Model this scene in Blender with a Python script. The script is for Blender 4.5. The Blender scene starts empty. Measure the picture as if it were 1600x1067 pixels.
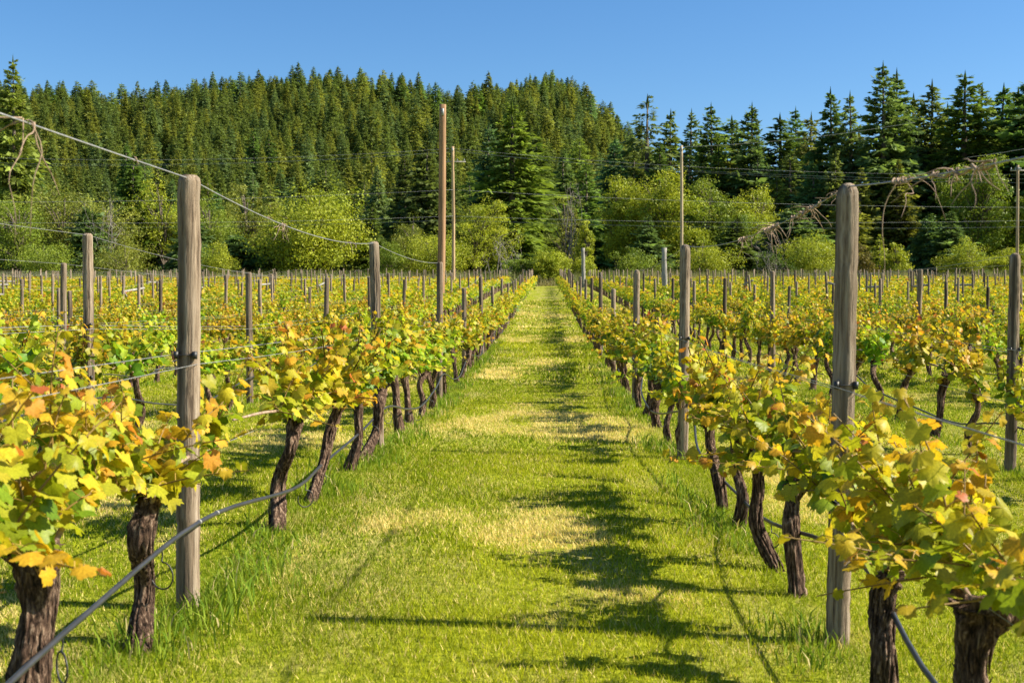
import bpy, math, random
import numpy as np
from mathutils import Vector, Matrix, Euler
R = math.radians
sc = bpy.context.scene
C = sc.collection

# ------------------------------------------------------------------ camera
F = 1842.0                       # focal length in pixels of the 1600 px wide photograph
HC = 1.36                        # eye height
cam_d = bpy.data.cameras.new('camera')
cam_d.sensor_width = 36.0
cam_d.lens = F / 1600 * 36
cam_d.clip_end = 5000
cam_d.dof.use_dof = True
cam_d.dof.focus_distance = 11.0
cam_d.dof.aperture_fstop = 6.3
cam = bpy.data.objects.new('camera', cam_d)
cam.location = (0, 0, HC)
cam.rotation_euler = (R(90 - 1.82), 0, R(1.74))
C.objects.link(cam)
sc.camera = cam

# ------------------------------------------------------------------ sky, sun, exposure
SUN_EL, SUN_AZ = 39.0, 89.0      # azimuth clockwise from +Y (the row direction)
w = bpy.data.worlds.new('World'); sc.world = w; w.use_nodes = True
nt = w.node_tree; nt.nodes.clear()
sky = nt.nodes.new('ShaderNodeTexSky'); sky.sky_type = 'NISHITA'; sky.sun_disc = False
sky.sun_elevation = R(SUN_EL); sky.sun_rotation = R(SUN_AZ)
sky.altitude = 0; sky.air_density = 1.0; sky.dust_density = 0.4; sky.ozone_density = 6.0
bg = nt.nodes.new('ShaderNodeBackground'); bg.inputs['Strength'].default_value = 0.066
out = nt.nodes.new('ShaderNodeOutputWorld')
hs = nt.nodes.new('ShaderNodeHueSaturation'); hs.inputs['Saturation'].default_value = 1.16
nt.links.new(sky.outputs[0], hs.inputs['Color']); nt.links.new(hs.outputs[0], bg.inputs[0]); nt.links.new(bg.outputs[0], out.inputs[0])
sd = bpy.data.lights.new('sun', 'SUN'); sd.energy = 5.0; sd.angle = R(0.53); sd.color = (1.0, 0.92, 0.74)
sun = bpy.data.objects.new('sun', sd)
sv = Vector((math.sin(R(SUN_AZ)) * math.cos(R(SUN_EL)), math.cos(R(SUN_AZ)) * math.cos(R(SUN_EL)), math.sin(R(SUN_EL))))
sun.rotation_euler = sv.to_track_quat('Z', 'Y').to_euler()
sun.location = (30, -5, 40)
C.objects.link(sun)
sc.view_settings.view_transform = 'Standard'
sc.view_settings.look = 'None'
sc.view_settings.exposure = 1.26
sc.view_settings.gamma = 1.0
sc.cycles.max_bounces = 6
sc.cycles.transparent_max_bounces = 6

# ------------------------------------------------------------------ helpers
rs = np.random.RandomState(7)

def link(o, parent=None):
    C.objects.link(o)
    if parent is not None: o.parent = parent
    return o

def tag(o, label=None, cat=None, group=None, kind=None):
    if label: o['label'] = label
    if cat: o['category'] = cat
    if group: o['group'] = group
    if kind: o['kind'] = kind
    return o

def empty(name, loc, rz=0.0):
    o = bpy.data.objects.new(name, None)
    o.location = loc; o.rotation_euler = (0, 0, rz); o.empty_display_size = 0.1
    return link(o)

def mesh(name, V, F, mats, col=None, smooth=False, midx=None):
    """V (n,3); F: array (m,k) or list of such arrays; col (n,3) vertex colours."""
    V = np.asarray(V, np.float32)
    Fs = F if isinstance(F, list) else [F]
    Fs = [np.asarray(f, np.int32) for f in Fs if len(f)]
    me = bpy.data.meshes.new(name)
    me.vertices.add(len(V)); me.vertices.foreach_set('co', V.ravel())
    li = np.concatenate([f.ravel() for f in Fs])
    tot = np.concatenate([np.full(len(f), f.shape[1], np.int32) for f in Fs])
    st = np.concatenate([[0], np.cumsum(tot)[:-1]]).astype(np.int32)
    me.loops.add(len(li)); me.loops.foreach_set('vertex_index', li)
    me.polygons.add(len(tot)); me.polygons.foreach_set('loop_start', st)
    if smooth: me.polygons.foreach_set('use_smooth', np.ones(len(tot), bool))
    for m in (mats if isinstance(mats, (list, tuple)) else [mats]): me.materials.append(m)
    if midx is not None: me.polygons.foreach_set('material_index', np.asarray(midx, np.int32))
    if col is not None:
        a = me.attributes.new('Col', 'FLOAT_COLOR', 'POINT')
        c4 = np.ones((len(V), 4), np.float32); c4[:, :3] = col
        a.data.foreach_set('color', c4.ravel())
    me.update(calc_edges=True)
    return me

def obj(name, me, parent=None, loc=None):
    o = bpy.data.objects.new(name, me)
    if loc is not None: o.location = loc
    return link(o, parent)

class Acc:
    """collects pieces of one mesh"""
    def __init__(s): s.V = []; s.F = {}; s.K = []; s.n = 0
    def add(s, V, F, col=None):
        V = np.asarray(V, np.float32)
        for f in (F if isinstance(F, list) else [F]):
            f = np.asarray(f, np.int32)
            if len(f): s.F.setdefault(f.shape[1], []).append(f + s.n)
        s.V.append(V); s.n += len(V)
        s.K.append(np.broadcast_to(np.asarray((1, 1, 1) if col is None else col, np.float32), (len(V), 3)))
    def mesh(s, name, mats, smooth=False, use_col=True):
        return mesh(name, np.concatenate(s.V), [np.concatenate(f) for f in s.F.values()], mats,
                    np.concatenate(s.K) if use_col else None, smooth)

def smooth_path(P, n):
    """Catmull-Rom through points P, n samples"""
    P = np.asarray(P, float)
    if len(P) < 3:
        t = np.linspace(0, 1, n)[:, None]; return P[0] * (1 - t) + P[-1] * t
    Q = np.vstack([2 * P[0] - P[1], P, 2 * P[-1] - P[-2]])
    u = np.linspace(0, len(P) - 1 - 1e-6, n); i = u.astype(int); t = (u - i)[:, None]
    a, b, c, d = Q[i], Q[i + 1], Q[i + 2], Q[i + 3]
    return .5 * (2 * b + (c - a) * t + (2 * a - 5 * b + 4 * c - d) * t * t + (3 * b - a - 3 * c + d) * t ** 3)

def tube(P, rad, sides=6, caps=True):
    P = np.asarray(P, float); n = len(P)
    rad = np.broadcast_to(np.asarray(rad, float), (n,)) if np.ndim(rad) < 2 else np.asarray(rad)
    T = np.gradient(P, axis=0); T /= np.linalg.norm(T, axis=1)[:, None] + 1e-9
    ref = np.array([0, 0, 1.]) if abs(T[0][2]) < .8 else np.array([1., 0, 0])
    A = np.cross(T, ref); A /= np.linalg.norm(A, axis=1)[:, None] + 1e-9
    B = np.cross(T, A)
    th = np.linspace(0, 2 * np.pi, sides, endpoint=False)
    r = rad[:, None] if np.ndim(rad) == 1 else rad
    V = P[:, None, :] + (A[:, None, :] * np.cos(th)[None, :, None] + B[:, None, :] * np.sin(th)[None, :, None]) * r[:, :, None]
    V = V.reshape(-1, 3)
    i = np.arange(n - 1)[:, None] * sides; j = np.arange(sides)[None, :]; k = (j + 1) % sides
    Q = np.stack([i + j, i + k, i + sides + k, i + sides + j], -1).reshape(-1, 4)
    if not caps: return V, [Q]
    V = np.vstack([V, P[0], P[-1]]); c0, c1 = n * sides, n * sides + 1
    j = np.arange(sides); k = (j + 1) % sides
    Tt = np.vstack([np.stack([np.full(sides, c0), k, j], -1), np.stack([np.full(sides, c1), (n - 1) * sides + j, (n - 1) * sides + k], -1)])
    return V, [Q, Tt]

def vnoise(x, y, seed=0):
    """smooth 2-D value noise, -1..1"""
    x = np.asarray(x, float); y = np.asarray(y, float)
    xi = np.floor(x).astype(np.int64); yi = np.floor(y).astype(np.int64)
    fx = x - xi; fy = y - yi; fx = fx * fx * (3 - 2 * fx); fy = fy * fy * (3 - 2 * fy)
    def h(a, b):
        n = (a * 374761393 + b * 668265263 + seed * 2147483647) & 0x7fffffff
        n = ((n ^ (n >> 13)) * 1274126177) & 0x7fffffff
        return ((n ^ (n >> 16)) & 0xffff) / 32767.5 - 1
    return (h(xi, yi) * (1 - fx) + h(xi + 1, yi) * fx) * (1 - fy) + (h(xi, yi + 1) * (1 - fx) + h(xi + 1, yi + 1) * fx) * fy

def sstep(a, b, x):
    t = np.clip((np.asarray(x, float) - a) / (b - a), 0, 1); return t * t * (3 - 2 * t)

def ground(x, y):
    x = np.asarray(x, float); y = np.asarray(y, float)
    near = (-.035 - .047 * np.clip(x, -3, 3)) * (1 - sstep(8, 16, y))
    t = np.clip(y - 12, 0, 33); rise = 5e-4 * t * t + .0335 * np.clip(y - 45, 0, 85)
    left = sstep(10, -25, x)
    rise = rise + (.012 + .02 * left) * np.clip(y - 130, 0, 70)
    und = .018 * vnoise(x * .9, y * .9, 3) + .05 * vnoise(x * .12, y * .12, 4)
    s = np.clip(y, 150, None) / 480.0
    xs = x / s
    fall = 1 - sstep(0, 105, xs + 6 * vnoise(x * .02, y * .02, 9))
    up = sstep(185, 520, y) ** .9 * (1 - .5 * sstep(540, 900, y))
    ridge = 73 + 3.0 * vnoise(x * .012 + 5, .3, 11) + 2 * np.exp(-((xs + 105) / 40) ** 2) + 5 * np.exp(-((xs - 2) / 20) ** 2) - 2.5 * np.exp(-((xs + 42) / 18) ** 2)
    hill = fall * up * ridge + up * fall * 4 * vnoise(x * .03, y * .03, 12)
    return near + rise + und + hill

def gz(x, y): return float(ground(x, y))

def wpos(px, z): return (px - 856.0) / F * z            # lateral metres of a column of the photograph at distance z
def wtop(py, z): return HC + (475.0 - py) / F * z        # height of a line of the photograph at distance z

def ordinal(n):
    return ('first', 'second', 'third', 'fourth', 'fifth', 'sixth', 'seventh', 'eighth', 'ninth', 'tenth')[n - 1] if n <= 10 else \
        '%d%s' % (n, 'th' if 10 <= n % 100 <= 20 else {1: 'st', 2: 'nd', 3: 'rd'}.get(n % 10, 'th'))

# ------------------------------------------------------------------ materials
def nodes(name):
    m = bpy.data.materials.new(name); m.use_nodes = True
    n = m.node_tree; n.nodes.clear()
    o = n.nodes.new('ShaderNodeOutputMaterial')
    return m, n, o, n.links.new

def N(n, t, **kw):
    d = n.nodes.new('ShaderNode' + t)
    for k, v in kw.items():
        if k in d.inputs: d.inputs[k].default_value = v
        else: setattr(d, k, v)
    return d

def ramp(n, stops):
    d = N(n, 'ValToRGB'); e = d.color_ramp.elements
    while len(e) > 1: e.remove(e[-1])
    e[0].position, e[0].color = stops[0][0], (*stops[0][1], 1)
    for p, c in stops[1:]:
        k = e.new(p); k.color = (*c, 1)
    return d

def leafy(name, trans=.38, rough=.45, spec=.35, noise=None, hv=.12, tint=(1, 1, .75)):
    """leaf-like: vertex colour x object colour, part of the light passes through"""
    m, n, o, L = nodes(name)
    at = N(n, 'Attribute', attribute_name='Col'); oi = N(n, 'ObjectInfo')
    mx = N(n, 'Mix', data_type='RGBA', blend_type='MULTIPLY'); mx.inputs[0].default_value = 1
    L(at.outputs['Color'], mx.inputs[6]); L(oi.outputs['Color'], mx.inputs[7])
    colr = mx.outputs[2]
    if noise:
        tc = N(n, 'TexCoord'); nz = N(n, 'TexNoise'); nz.inputs['Scale'].default_value = noise; nz.inputs['Detail'].default_value = 3
        L(tc.outputs['Object'], nz.inputs['Vector'])
        mr = N(n, 'MapRange'); mr.inputs[1].default_value = .3; mr.inputs[2].default_value = .7
        mr.inputs[3].default_value = 1 - hv * 2; mr.inputs[4].default_value = 1 + hv
        L(nz.outputs[0], mr.inputs[0])
        m2 = N(n, 'Mix', data_type='RGBA', blend_type='MULTIPLY'); m2.inputs[0].default_value = 1
        L(colr, m2.inputs[6]); L(mr.outputs[0], m2.inputs[7]); colr = m2.outputs[2]
    p = N(n, 'BsdfPrincipled', Roughness=rough); p.inputs['Specular IOR Level'].default_value = spec
    L(colr, p.inputs['Base Color'])
    t = N(n, 'BsdfTranslucent')
    m3 = N(n, 'Mix', data_type='RGBA', blend_type='MULTIPLY'); m3.inputs[0].default_value = 1
    L(colr, m3.inputs[6]); m3.inputs[7].default_value = (*tint, 1)
    L(m3.outputs[2], t.inputs['Color'])
    s = N(n, 'MixShader'); s.inputs[0].default_value = trans
    L(p.outputs[0], s.inputs[1]); L(t.outputs[0], s.inputs[2]); L(s.outputs[0], o.inputs[0])
    return m

def rough_mat(name, stops, scale=(20, 20, 2), rough=.85, bump=.4, dist=.01, nscale=1.0, detail=6, coord='Object', spec=.2, objcol=False, extra=None):
    m, n, o, L = nodes(name)
    tc = N(n, 'TexCoord'); mp = N(n, 'Mapping'); mp.inputs['Scale'].default_value = scale
    L(tc.outputs[coord], mp.inputs[0])
    oi = N(n, 'ObjectInfo'); ad = N(n, 'VectorMath', operation='ADD'); cb = N(n, 'CombineXYZ')
    ml = N(n, 'Math', operation='MULTIPLY'); ml.inputs[1].default_value = 37.0
    L(oi.outputs['Random'], ml.inputs[0])
    for i in range(3): L(ml.outputs[0], cb.inputs[i])
    L(mp.outputs[0], ad.inputs[0]); L(cb.outputs[0], ad.inputs[1])
    nz = N(n, 'TexNoise'); nz.inputs['Scale'].default_value = nscale; nz.inputs['Detail'].default_value = detail; nz.inputs['Roughness'].default_value = .65
    L(ad.outputs[0], nz.inputs['Vector'])
    rp = ramp(n, stops); L(nz.outputs[0], rp.inputs[0])
    colr = rp.outputs[0]
    if extra:                                   # large blotches (stains, lichen)
        n2 = N(n, 'TexNoise'); n2.inputs['Scale'].default_value = extra[0]; n2.inputs['Detail'].default_value = 4
        L(ad.outputs[0] if extra[3] else tc.outputs[coord], n2.inputs['Vector'])
        r2 = ramp(n, [(extra[2], (0, 0, 0)), (min(1, extra[2] + .15), (1, 1, 1))]); L(n2.outputs[0], r2.inputs[0])
        mx = N(n, 'Mix', data_type='RGBA'); L(r2.outputs[0], mx.inputs[0]); L(colr, mx.inputs[6]); mx.inputs[7].default_value = (*extra[1], 1)
        colr = mx.outputs[2]
    if objcol:
        mx = N(n, 'Mix', data_type='RGBA', blend_type='MULTIPLY'); mx.inputs[0].default_value = 1
        L(colr, mx.inputs[6]); L(oi.outputs['Color'], mx.inputs[7]); colr = mx.outputs[2]
    p = N(n, 'BsdfPrincipled', Roughness=rough); p.inputs['Specular IOR Level'].default_value = spec
    L(colr, p.inputs['Base Color'])
    b = N(n, 'Bump'); b.inputs['Strength'].default_value = bump; b.inputs['Distance'].default_value = dist
    L(nz.outputs[0], b.inputs['Height']); L(b.outputs[0], p.inputs['Normal'])
    L(p.outputs[0], o.inputs[0])
    return m

M_leaf = leafy('vine_leaf', .48, .45, .22, noise=9, hv=.14, tint=(1, 1, .55))
M_grass = leafy('grass_blade', .38, .7, .04, tint=(1, 1, .5))
M_needle = leafy('conifer_needle', .45, .6, .15, tint=(1, 1, .6))
M_broad = leafy('broadleaf', .35, .5, .2, tint=(1, 1, .5))
M_stem = leafy('vine_shoot', .1, .5, .3)
M_post = rough_mat('weathered_post', [(.32, (.028, .020, .014)), (.41, (.135, .096, .066)), (.51, (.26, .197, .138)), (.68, (.40, .33, .255))],
                   (70, 70, 2.4), .9, 1.0, .012, 1.0, 8, objcol=True, extra=(.25, (.075, .056, .040), .50, True))
M_bark = rough_mat('vine_bark', [(.36, (.010, .006, .004)), (.45, (.06, .035, .024)), (.54, (.14, .085, .058)), (.65, (.36, .255, .18))],
                   (75, 75, 13), .95, 1.0, .03, 1.0, 7)
M_cane = rough_mat('dry_cane', [(.3, (.14, .085, .055)), (.7, (.42, .31, .22))], (30, 30, 30), .8, .5, .004)
M_trunk = rough_mat('tree_bark', [(.3, (.05, .04, .032)), (.7, (.20, .16, .125))], (3, 3, .6), .95, .6, .05)
M_pale = rough_mat('pale_weathered_wood', [(.3, (.12, .11, .10)), (.7, (.40, .375, .335))], (12, 12, 1.2), .9, .8, .02)
M_twig = rough_mat('grey_twig', [(.3, (.12, .10, .085)), (.7, (.30, .27, .24))], (3, 3, .6), .95, .3, .02)
M_pole = rough_mat('utility_pole_wood', [(.3, (.15, .085, .045)), (.7, (.40, .24, .13))], (9, 9, .5), .85, .5, .02, objcol=True)
M_hose = rough_mat('drip_hose_plastic', [(.3, (.018, .019, .022)), (.7, (.042, .043, .048))], (8, 8, 8), .36, .1, .002, spec=.5)
M_wire = rough_mat('galvanised_wire', [(.3, (.13, .13, .13)), (.7, (.30, .30, .29))], (40, 40, 40), .45, .1, .001, spec=.6)
M_clip = rough_mat('black_plastic', [(.3, (.012, .012, .013)), (.7, (.03, .03, .03))], (20, 20, 20), .5, .1, .001, spec=.5)
M_line = rough_mat('power_line', [(.3, (.20, .21, .22)), (.7, (.38, .39, .40))], (5, 5, 5), .5, .1, .001, spec=.5)

def ground_mat():
    m, n, o, L = nodes('grassy_ground')
    g = N(n, 'NewGeometry')
    def noise(sx, sy, scale, det=5, rg=.6):
        mp = N(n, 'Mapping'); mp.inputs['Scale'].default_value = (sx, sy, 1); L(g.outputs['Position'], mp.inputs[0])
        z = N(n, 'TexNoise'); z.inputs['Scale'].default_value = scale; z.inputs['Detail'].default_value = det; z.inputs['Roughness'].default_value = rg
        L(mp.outputs[0], z.inputs['Vector']); return z.outputs[0]
    fine = noise(1, 1, 22, 6, .75)
    mid = noise(1, .35, 1.3, 5)
    big = noise(1, .6, .35, 4)
    r1 = ramp(n, [(.30, (.035, .05, .004)), (.5, (.21, .24, .012)), (.72, (.43, .43, .035))]); L(fine, r1.inputs[0])
    r2 = ramp(n, [(.48, (0, 0, 0)), (.70, (1, 1, 1))]); L(mid, r2.inputs[0])
    mx = N(n, 'Mix', data_type='RGBA'); L(r2.outputs[0], mx.inputs[0]); L(r1.outputs[0], mx.inputs[6])
    r3 = ramp(n, [(.3, (.17, .145, .04)), (.7, (.52, .43, .17))]); L(fine, r3.inputs[0]); L(r3.outputs[0], mx.inputs[7])
    # forest floor beyond the fields
    sx = N(n, 'SeparateXYZ'); L(g.outputs['Position'], sx.inputs[0])
    mr = N(n, 'MapRange'); mr.inputs[1].default_value = 150; mr.inputs[2].default_value = 175; L(sx.outputs[1], mr.inputs[0])
    m2 = N(n, 'Mix', data_type='RGBA'); L(mr.outputs[0], m2.inputs[0]); L(mx.outputs[2], m2.inputs[6]); m2.inputs[7].default_value = (.022, .027, .012, 1)
    p = N(n, 'BsdfPrincipled', Roughness=.95); p.inputs['Specular IOR Level'].default_value = .1
    L(m2.outputs[2], p.inputs['Base Color'])
    b = N(n, 'Bump'); b.inputs['Strength'].default_value = .7; b.inputs['Distance'].default_value = .03; L(fine, b.inputs['Height']); L(b.outputs[0], p.inputs['Normal'])
    L(p.outputs[0], o.inputs[0]); return m
M_ground = ground_mat()

# ------------------------------------------------------------------ ground sheet with the hill
def axis(*seg):
    return np.unique(np.concatenate([np.arange(a, b + 1e-6, s) for a, b, s in seg]))
xp = axis((0, 9, .3), (9, 90, 2.5), (90, 340, 8), (340, 1500, 40))
X = np.unique(np.concatenate([-xp, xp])); Y = axis((-40, 30, .5), (30, 170, 2.5), (170, 640, 8), (640, 2500, 60))
gx, gy = np.meshgrid(X, Y); V = np.stack([gx, gy, ground(gx, gy)], -1).reshape(-1, 3)
nx, ny = len(X), len(Y); i = np.arange(ny - 1)[:, None] * nx + np.arange(nx - 1)[None, :]; i = i.ravel()
g_o = obj('ground', mesh('ground', V, np.stack([i, i + 1, i + 1 + nx, i + nx], -1), M_ground, smooth=True))
tag(g_o, 'mown grass lane and vineyard floor rising to a wooded hill', 'ground', kind='structure')

# ------------------------------------------------------------------ rows of the vineyard
ROWS = []                        # (x, side word, index)
for k in range(24):
    ROWS.append((-1.55 - 2.65 * k, 'left', k + 1))
for k in range(22):
    ROWS.append(((1.23, 4.15, 6.9)[k] if k < 3 else 6.9 + 2.75 * (k - 2), 'right', k + 1))
END = 121.0
def in_view(x, y, m=1.06):
    return y > .5 and -(856 * m + 30) / F * y - .4 < x < (744 * m + 30) / F * y + .4

# ------------------------------------------------------------------ leaf templates
def leaf_outline(pts, jag=0):
    a = [p[0] for p in pts] + [-p[0] for p in reversed(pts) if 0 < p[0] < 180]
    r = [p[1] for p in pts] + [p[1] for p in reversed(pts) if 0 < p[0] < 180]
    a = np.radians(np.array(a, float)); r = np.array(r, float)
    return a, r
LEAF0 = [(0, .80), (8, .69), (15, .70), (25, .55), (34, .65), (42, .62), (53, .73), (62, .63), (71, .62), (84, .51), (97, .58), (112, .62), (126, .53), (140, .53), (157, .43), (172, .22)]
LEAF1 = [(0, .80), (25, .54), (53, .72), (84, .50), (112, .60), (158, .40)]
def leaf_geo(pts, rnd, curl, fold, asym=.06):
    a, r = leaf_outline(pts)
    r = r * (1 + rnd.uniform(-asym, asym, len(r)))
    lobe = r > .55
    x = -np.sin(a) * r; y = np.cos(a) * r
    z = -curl * (r ** 2) - fold * np.abs(x) + np.where(r < .5, -.05, .03) + rnd.uniform(-.025, .025, len(r))
    z += .11 * np.sin(a * 2.5 + rnd.uniform(0, 6)) * r
    V = np.vstack([[0, 0, .02], np.stack([x, y, z], -1)])
    n = len(r); j = np.arange(n)
    Fc = np.stack([np.zeros(n, int), 1 + j, 1 + (j + 1) % n], -1)
    shade = np.concatenate([[1.12], np.where(r > .6, 1.0, .88)])
    return V.astype(np.float32), Fc, shade[:, None] * np.ones((1, 3))
rl = np.random.RandomState(3)
LV0 = [leaf_geo(LEAF0, rl, rl.uniform(.0, .75), rl.uniform(-.35, .55), .08) for _ in range(14)]
LV1 = [leaf_geo(LEAF1, rl, rl.uniform(-.1, .4), rl.uniform(-.1, .35)) for _ in range(6)]
LEAF_MESH = [mesh('leaf', v, f, M_leaf, k) for v, f, k in LV0]

# leaf colours (linear): mature green, lime, yellow, gold, bronze
PAL = np.array([(.11, .21, .014), (.30, .36, .020), (.54, .46, .028), (.66, .37, .028), (.50, .145, .045)])
def leaf_colour(rnd, t, hue):
    """t 0 old leaf .. 1 shoot tip; hue shifts the whole vine"""
    u = np.clip(.80 + 1.75 * t + hue + rnd.normal(0, .65), 0, 3.999); i = int(u); f = u - i
    c = PAL[i] * (1 - f) + PAL[i + 1] * f
    return c * rnd.uniform(.8, 1.2)

def rot_to(normal, spin, rnd):
    """matrix whose +Z is normal and +Y (leaf tip) points mostly down-slope"""
    n = normal / (np.linalg.norm(normal) + 1e-9)
    d = np.array([0, 0, -1.]) + .5 * rnd.normal(0, 1, 3)
    y = d - n * d.dot(n); y /= np.linalg.norm(y) + 1e-9
    x = np.cross(y, n)
    return np.stack([x, y, n], 1)

def gen_vine(rnd, head, hue, span=.66, nsh=11, leafn=11, long_p=.12):
    """shoots of one vine in its own space; head = (x, y, z) of the trunk top. Row runs along Y."""
    canes = []; shoots = []
    zc = head[2] + .14
    for s in (-1, 1):
        e = head[1] + s * span * rnd.uniform(.75, 1.0)
        canes.append(smooth_path([head + np.array([0, 0, -.05]), head + np.array([rnd.uniform(-.04, .04), s * .12, .07]),
                                  [head[0] * .5 + rnd.uniform(-.05, .05), head[1] + s * span * .5, zc + rnd.uniform(-.03, .04)],
                                  [rnd.uniform(-.03, .03), e, zc + rnd.uniform(-.06, .03)]], 10))
    for q in range(nsh):
        c = canes[q % 2]; u = rnd.uniform(.12, 1.0) * (len(c) - 1.01); i = int(u)
        b = c[i] * (1 - u + i) + c[i + 1] * (u - i)
        ln = rnd.uniform(.28, .56) if rnd.rand() > long_p else rnd.uniform(.45, .74)
        d = np.array([rnd.normal(0, .40), rnd.normal(0, .25), 1.0])
        if rnd.rand() < .28: d = np.array([rnd.choice([-1, 1]) * rnd.uniform(.5, 1.2), rnd.normal(0, .4), rnd.uniform(-.15, .5)]); ln *= .7
        d /= np.linalg.norm(d)
        bend = rnd.normal(0, .10, 3); bend[2] = -abs(bend[2]) * .5
        p = np.stack([b + d * ln * t + bend * t * t for t in np.linspace(0, 1, 7)])
        lv = []; n = max(5, int(leafn * ln / .33))
        az = rnd.uniform(0, 6.28)
        for k in range(n):
            t = (k + .4) / n; f = t * 6; j = min(int(f), 5); pp = p[j] * (1 - f + j) + p[j + 1] * (f - j)
            az += math.pi + rnd.normal(0, .7)
            size = (.057 * (1 - t) ** .5 + .026) * rnd.uniform(.75, 1.2)
            o = np.array([math.cos(az), math.sin(az) * .9, rnd.uniform(-.1, .5)])
            pet = size * rnd.uniform(.6, 1.2)
            lp = pp + o * pet
            nrm = np.array([o[0] * .8, o[1] * .7, .75]) + rnd.normal(0, .42, 3)
            lv.append((lp, rot_to(nrm, 0, rnd), size, leaf_colour(rnd, t, hue), pp))
        lv = [q_ for q_ in lv if q_[0][2] > head[2] - .03]
        shoots.append((p, lv))
    return canes, shoots

STEMC = np.array((.24, .15, .04)); PETC = np.array((.42, .27, .06))
def shoot_acc(A, p, lv, r0=.0042, sides=4, pet=True):
    v, f = tube(p, np.linspace(r0, r0 * .45, len(p)), sides, False); A.add(v, f, STEMC)
    if pet:
        for lp, m, s, c, pp in lv:
            v, f = tube(np.stack([pp, (pp + lp) / 2 + np.array([0, 0, .012]), lp]), .0016, 3, False); A.add(v, f, PETC)

def trunk_geo(rnd, base, head, r, rings=20, sides=12, knobby=1.0, strips=0):
    """gnarled vine trunk from base to head with a swollen, knobbed head and peeling bark strips"""
    base = np.asarray(base, float); head = np.asarray(head, float)
    mid = base * .6 + head * .4 + np.array([rnd.normal(0, .034), rnd.normal(0, .05), 0])
    m2 = base * .25 + head * .75 + np.array([rnd.normal(0, .022), rnd.normal(0, .035), 0])
    P = smooth_path([base - np.array([0, 0, .10]), base, mid, m2, head, head + np.array([0, 0, .045])], rings)
    t = np.linspace(0, 1, rings)
    env = 1.05 - .30 * t + .50 * np.exp(-((t - .87) / .10) ** 2) + .32 * np.exp(-((t - .12) / .10) ** 2) + .12 * np.sin(t * 13 + rnd.uniform(0, 6))
    rad = r * env * (1 - .7 * sstep(.94, 1.0, t))
    th = np.linspace(0, 2 * np.pi, sides, endpoint=False)
    ph = rnd.uniform(0, 6, 6); tw = rnd.uniform(-4, 4)
    D = 1 + .14 * np.sin(3 * th[None] + tw * t[:, None] + ph[0]) + .11 * np.sin(5 * th[None] - tw * .6 * t[:, None] + ph[1]) \
        + .10 * np.sin(2 * th[None] + 11 * t[:, None] + ph[2])
    ti = (t * 9)[:, None] + th[None] * 0; D = D + .16 * vnoise(ti, th[None] * 3.2 + tw * t[:, None], int(rnd.randint(999))) + .12 * vnoise(ti * 3, th[None] * 5.5, int(rnd.randint(999)))
    D = D + rnd.normal(0, .05 * knobby, (rings, sides))
    lump = np.exp(-((t - .86) / .12) ** 2)[:, None]
    D += lump * .45 * vnoise(ti * 3.4, th[None] * 2.4 + 7, int(rnd.randint(999))) * knobby
    A = Acc(); v, f = tube(P, rad[:, None] * np.clip(D, .45, 1.8), sides, True); A.add(v, f)
    for _ in range(strips):
        i0 = rnd.randint(2, int(rings * .6)); i1 = min(rings - 4, i0 + rnd.randint(6, max(7, int(rings * .4)))); a0 = rnd.uniform(0, 6.28)
        idx = np.arange(i0, i1); aa = a0 + tw * .4 * (t[idx] - t[i0]) + np.cumsum(rnd.normal(0, .05, len(idx)))
        q = P[idx] + np.stack([np.cos(aa), np.sin(aa), 0 * aa], -1) * (rad[idx] * rnd.uniform(.98, 1.10))[:, None]
        q[-1] += np.array([math.cos(a0), math.sin(a0), .2]) * rnd.uniform(0, .012)
        w_ = rnd.uniform(.0035, .008) * np.sin(np.linspace(.25, 2.9, len(idx)))
        v, f = tube(q, w_, 5, False); A.add(v, f)
    if strips:
        for _ in range(12):      # old pruning knobs on the head
            az = rnd.uniform(0, 6.28); d = np.array([math.cos(az), math.sin(az), rnd.uniform(-.2, .9)]); k0 = P[int(rings * rnd.uniform(.76, .92))]
            rr = r * rnd.uniform(.9, 1.25); s_ = r * rnd.uniform(.22, .38)
            v, f = tube(np.stack([k0 + d * rr * .6, k0 + d * rr, k0 + d * (rr + s_ * .8), k0 + d * (rr + s_)]), [s_, s_ * 1.05, s_ * .8, s_ * .35], 7); A.add(v, f)
    V = np.concatenate(A.V); return V, [np.concatenate(f) for f in A.F.values()]

# mid-distance variants shared by many vines
rv = np.random.RandomState(11)
VAR = []
for k in range(16):
    ln = rv.normal(0, 1, 2)
    base = np.array([0, 0, 0.]); head = np.array([.05 * ln[0], .15 * ln[1], rv.uniform(.48, .64)])
    v, f = trunk_geo(rv, base, head, rv.uniform(.031, .043), 24, 12, 1.0, 8)
    tm = mesh('trunk', v, f, M_bark, smooth=False)
    canes, shoots = gen_vine(rv, head, rv.normal(-.05, .3), span=.76, nsh=18, leafn=12)
    A = Acc()
    for c in canes: v, f = tube(c, np.linspace(.013, .007, len(c)), 5); A.add(v, f)
    cm = A.mesh('cane', M_cane, use_col=False)
    A = Acc()
    for p, lv in shoots:
        shoot_acc(A, p, lv, .005, 3, False)
        for lp, m, s, c, pp in lv:
            V0, F0, K0 = LV1[rv.randint(len(LV1))]
            A.add(V0 * s @ m.T + lp, F0, K0 * c)
    fm = A.mesh('foliage', M_leaf)
    VAR.append((tm, cm, fm))

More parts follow.
